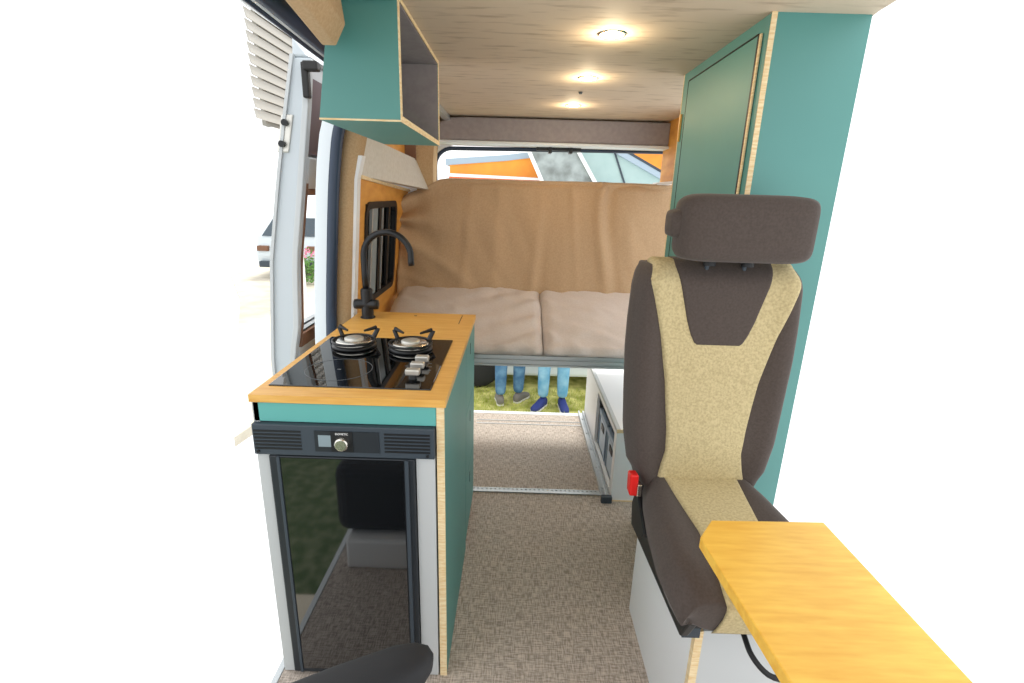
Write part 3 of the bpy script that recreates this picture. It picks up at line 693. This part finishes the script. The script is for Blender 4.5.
def person(loc,rz,jean,shoe_m,shirt,label,stance,group):
    p=thing('person',loc,label,'person',group); p.rotation_euler=(0,0,rz)
    (lx,ly),(rx,ry)=stance
    # continuous body
    V=[(0,0,.95),(0,0,1.10),(0,0,1.28),(0,0,1.42),(0,0,1.50),(0,-.01,1.56),(0,-.015,1.64),(0,-.01,1.72)]
    E=[(0,1),(1,2),(2,3),(3,4),(4,5),(5,6),(6,7)]
    Rr=[(.15,.10),(.13,.09),(.15,.10),(.13,.08),.055,(.065,.075),(.078,.095),(.06,.07)]
    for s,(fx,fy_) in ((-1,(lx,ly)),(1,(rx,ry))):
        b=len(V)
        V+=[(s*.10,0,.88),((s*.10+fx)/2,(fy_)/2-.015,.48),(fx,fy_+.01,.10)]; Rr+=[.085,.055,.038]; E+=[(0,b),(b,b+1),(b+1,b+2)]
        b=len(V)
        V+=[(s*.165,0,1.40),(s*.195,.02,1.14),(s*.19,-.05,.90),(s*.19,-.07,.83)]; Rr+=[.05,.042,.028,(.022,.038)]
        E+=[(3,b),(b,b+1),(b+1,b+2),(b+2,b+3)]
        h=b+3
        for k,(dy,dx,ln) in enumerate(((-.03,0,.07),(-.012,0,.082),(.006,0,.078),(.024,0,.06))):
            q=len(V); V+=[(s*.19,-.07+dy,.79),(s*.185,-.075+dy,.79-ln*.5),(s*.178,-.08+dy,.79-ln)]; Rr+=[.009,.008,.007]; E+=[(h,q),(q,q+1),(q+1,q+2)]
        q=len(V); V+=[(s*.175,-.115,.82),(s*.165,-.135,.785)]; Rr+=[.010,.008]; E+=[(h,q),(q,q+1)]
    skin('body',V,E,Rr,'skin',p)
    V=[(0,0,.98),(0,0,.93)]; E=[(0,1)]; Rr=[(.16,.11),(.16,.12)]
    for s,(fx,fy_) in ((-1,(lx,ly)),(1,(rx,ry))):
        b=len(V); m_=lambda t:(s*.095*(1-t)+fx*t, fy_*t, .86*(1-t)+.10*t)
        V+=[m_(0),m_(.35),m_(.55),m_(.8),m_(1.0)]; Rr+=[.10,.082,.070,.064,.056]; E+=[(1,b),(b,b+1),(b+1,b+2),(b+2,b+3),(b+3,b+4)]
    skin('jeans',V,E,Rr,jean,p)
    V=[(0,0,.92),(0,0,1.10),(0,0,1.28),(0,0,1.43)]; E=[(0,1),(1,2),(2,3)]; Rr=[(.17,.12),(.15,.11),(.17,.12),(.10,.08)]
    for s in (-1,1):
        b=len(V); V+=[(s*.155,0,1.41),(s*.190,.02,1.15),(s*.185,-.03,.96)]; Rr+=[.06,.05,.042]; E+=[(3,b),(b,b+1),(b+1,b+2)]
    skin('shirt',V,E,Rr,shirt,p)
    hr=[]
    for t in range(7):
        a=PI/2*t/6; r=math.cos(a); hr.append([(.083*r*math.cos(k*PI/8),.015+.098*r*math.sin(k*PI/8)+.01*0,1.68+.085*math.sin(a)) for k in range(16)])
    o=MB().loft(hr).build('hair','hair',None,smooth=True); o.parent=p
    o=MB().lathe([(.001,-.118),(.010,-.112),(.012,-.10)],(0,0,1.635),8,'y').build('nose','skin',None,smooth=True); o.parent=p
    for q in (-1,1):
        o=MB().lathe([(.001,-.100),(.010,-.095),(.010,-.085)],(q*.03,0,1.66),8,'y').build('eye','hair',None,smooth=True); o.parent=p
        o=MB().lathe([(.012,-.008),(.02,0),(.012,.008)],(q*.078,0,1.64),8,'x').build('ear','skin',None,smooth=True); o.parent=p
    o=MB().box(-.022,.022,-.104,-.09,1.592,1.600).build('mouth','red_wall',None,bevel=.002); o.parent=p
    for s,(fx,fy_),fa_ in ((-1,(lx,ly),-.55),(1,(rx,ry),.12)):
        shoe(p,fx,fy_,fa_*1.0,shoe_m)
    return p
person((-.02,4.90,GZ),PI,'jean_dark','shoe_grey','shirt_grey','person standing in darker blue jeans and grey shoes, seen below the bench',((-.085,.0),(.10,.08)),'people standing behind the van')
person((.42,4.80,GZ),0,'jean_light','shoe_blue','shirt_navy','person standing in light blue jeans and blue shoes, seen below the bench',((-.10,-.0),(.10,-.0)),'people standing behind the van')
# parked white vehicle behind the people
pv=thing('parked_van',(1.2,6.2,GZ),'white vehicle body and dark tyre parked on the grass behind the people','van')
pz=GZ+.14
MB().prism([(-.60,pz+.12),(-.50,pz),(1.9,pz),(2.0,pz+.12),(2.0,pz+1.0),(1.7,pz+1.35),(-.3,pz+1.35),(-.60,pz+.9)],'y',5.30,6.9).build('body','white_paint',pv,bevel=.04)
MB().box(-.35,1.8,5.275,5.31,pz+.16,pz+.20).build('sill_trim','black',pv)
MB().box(0,.8,5.285,5.31,pz+.85,pz+1.2).box(.9,1.6,5.285,5.31,pz+.85,pz+1.2).build('window','car_glass',pv,bevel=.01)
for (x,y) in ((-.42,5.24),(1.75,5.24),(-.42,6.9),(1.75,6.9)):
    w_=MB().lathe([(.16,0),(.27,.005),(.30,.03),(.30,.15),(.27,.18),(.16,.18)],(x,y,GZ+.30),36,'y').build('wheel','rubber',pv,smooth=True)
    MB().lathe([(.02,.01),(.16,.02),(.165,.05),(.165,.15)],(x,y,GZ+.30),24,'y').build('hubcap','rim',w_)
# orange building with grey roof, tarpaulin marquee, pale green building, farther orange gable
ob=thing('orange_building',(-.5,13,GZ),'low orange building with grey roof edge, seen at left through the rear opening','building')
MB().prism([(-1.57,GZ),(.62,GZ),(.62,2.10),(.24,2.24),(-.3,2.15),(-1.57,2.02)],'y',12,15).build('wall','orange_wall',ob)
MB().prism([(-1.58,GZ),(.62,GZ),(.62,1.73),(-1.58,1.76)],'y',11.93,12.0).build('lower_wall','red_wall',ob)
MB().prism([(-1.60,1.76),(.62,1.73),(.62,1.78),(-1.60,1.83)],'y',11.92,11.99).build('fascia','white_trim',ob)
MB().prism([(-1.66,2.00),(-.3,2.13),(.26,2.21),(.26,2.34),(-.3,2.26),(-1.66,2.14)],'y',11.96,15.1).build('roof','roof_grey',ob,bevel=.01)
tpn=thing('tarpaulin_marquee',(.9,10.5,GZ),'grey rumpled tarpaulin roof sheet with white edges, centre of the rear opening','marquee')
def tf(u,v):
    x0=.16+.58*(1-v); x1=1.24+.72*(1-v); x=x0+(x1-x0)*u; z=1.20+1.20*v; y=11.3+.4*v
    return (x,y+.05*noise.noise(Vector((x*3,z*4,0))),z)
slab(24,24,tf,lambda u,v:(tf(u,v)[0],tf(u,v)[1]+.03,tf(u,v)[2])).build('sheet','tarp',tpn,smooth=True)
for x0,x1 in ((.74,.16),(1.96,1.24)):
    MB().hexa([(x0-.03,11.24,1.2),(x0+.06,11.24,1.2),(x0+.06,11.3,1.2),(x0-.03,11.3,1.2),(x1-.03,11.64,2.4),(x1+.06,11.64,2.4),(x1+.06,11.7,2.4),(x1-.03,11.7,2.4)]).build('edge_tape','white_trim',tpn)
for x in (.8,1.9): MB().tube([(x,11.36,GZ),(x,11.36,1.2)],.03,10).build('pole','white_trim',tpn)
gh=thing('green_building',(2.4,11.5,GZ),'pale green gabled building with grey sloping roof edge, right of the tarpaulin','building')
MB().prism([(1.55,GZ),(3.4,GZ),(3.4,1.80),(1.95,2.52),(1.30,2.60),(1.30,1.0)],'y',12.0,14).build('wall','pale_green',gh)
MB().prism([(1.93,2.60),(3.7,1.73),(3.7,1.60),(1.93,2.47)],'y',11.93,14.1).build('roof','roof_grey',gh)
MB().prism([(1.93,2.66),(3.7,1.79),(3.7,1.73),(1.93,2.60)],'y',11.92,14.1).build('gutter','fridge_grey',gh)
MB().hexa([(2.62,11.97,1.2),(2.66,11.97,1.2),(2.66,12.0,1.2),(2.62,12.0,1.2),(2.09,11.97,2.45),(2.13,11.97,2.45),(2.13,12.0,2.45),(2.09,12.0,2.45)]).build('seam','fridge_grey',gh)
og=thing('orange_house',(4,16.5,GZ),'orange house wall rising behind the pale green building','building')
MB().prism([(2.9,GZ),(5.2,GZ),(5.2,2.9),(2.9,2.9)],'y',16,18).build('wall','orange_wall',og)
MB().prism([(2.85,2.9),(5.25,2.9),(4.0,3.6)],'y',15.9,18.1).build('roof','red_wall',og)
# left: clapboard facade
fc=thing('clapboard_facade',(-4.3,12,GZ),'white clapboard building facade beyond the sliding door','building')
def fac(y): return -4.0-.002*y
mb=MB(); mg=MB()
for i in range(22):
    z0=2.40+i*.15
    mb.hexa([(-4.02,8.22,z0+.012),(-4.0,8.22,z0+.012),(-4.0,17,z0+.012),(-4.02,17,z0+.012),(-4.05,8.22,z0+.15),(-4.03,8.22,z0+.15),(-4.03,17,z0+.15),(-4.05,17,z0+.15)])
mb.build('siding','siding',fc)
B(-4.12,-4.055,8.6,17,2.35,5.7).build('wall','siding_gap',fc)
for y in (9.2,16.5): B(-4.12,-4.0,y,y+.25,GZ,2.35).build('post','white_trim',fc)
B(-4.12,-4.02,8.7,17,2.30,2.345).build('soffit','white_trim',fc)
# parked car beyond the sliding door
pc=thing('parked_car',(-5.6,12.4,GZ),'pale grey car parked far behind the sliding door','car')
MB().prism([(12.0,GZ+.25),(15.9,GZ+.25),(16.0,GZ+.75),(15.0,GZ+.92),(14.2,GZ+1.42),(12.6,GZ+1.45),(12.05,GZ+1.0),(11.9,GZ+.6)],'x',-6.2,-4.6).build('body','car_paint',pc,bevel=.06,seg=3)
MB().hexa([(-6.05,12.02,GZ+1.0),(-4.75,12.02,GZ+1.0),(-4.75,12.1,GZ+1.0),(-6.05,12.1,GZ+1.0),(-5.95,12.5,GZ+1.40),(-4.85,12.5,GZ+1.40),(-4.85,12.6,GZ+1.38),(-5.95,12.6,GZ+1.38)]).build('rear_window','car_glass',pc)
for x in (-6.12,-4.94): B(x,x+.26,11.86,11.98,GZ+.66,GZ+.78).build('tail_light','brown_trim',pc,bevel=.01)
B(-6.1,-4.7,11.84,12.0,GZ+.28,GZ+.42).build('bumper','fridge_grey',pc,bevel=.02)
for x in (-6.2,-4.8):
    for y in (12.8,15.1): MB().lathe([(.1,0),(.29,.005),(.31,.03),(.31,.17),(.29,.2),(.1,.2)],(x,y,GZ+.31),28,'x').build('wheel','rubber',pc,smooth=True)
# flowering bush
fb=thing('flower_bush',(-4.75,11.3,GZ),'pink flowering bush seen through the sliding door window','bush')
rnd=random.Random(5); lf=MB(); fl=MB()
for i in range(500):
    a,b_=rnd.uniform(0,2*PI),rnd.uniform(0,1); r=.32*math.sqrt(rnd.random()); x=-4.7+r*math.cos(a); y=11.2+r*math.sin(a); z=GZ+.05+b_*.85*(1-(r/.5)**2)
    s_=.03; t=lf if (z<GZ+.62 or i%3==0) else fl
    q=Vector((rnd.uniform(-1,1),rnd.uniform(-1,1),rnd.uniform(-1,1))).normalized(); w2=q.orthogonal().normalized()
    c=Vector((x,y,z)); t.add([c-q*s_,c+w2*s_,c+q*s_,c-w2*s_],[(0,1,2,3)])
lf.build('foliage','leaf',fb); fl.build('blossom','pink',fb)

# ------------------------------------------------------------------ light
w=bpy.data.worlds.new('world'); sc.world=w; w.use_nodes=True
bg=w.node_tree.nodes['Background']; bg.inputs[0].default_value=(.97,.985,1,1); bg.inputs[1].default_value=1.05
sun=bpy.data.lights.new('sun','SUN'); sun.energy=1.8; sun.angle=math.radians(14); sun.color=(1,.96,.88)
so=bpy.data.objects.new('sun',sun); col.objects.link(so); so.rotation_euler=(math.radians(28),0,math.radians(165))
sc.view_settings.view_transform='Standard'; sc.view_settings.look='None'; sc.view_settings.gamma=1; sc.view_settings.exposure=.78
sc.view_settings.use_curve_mapping=False
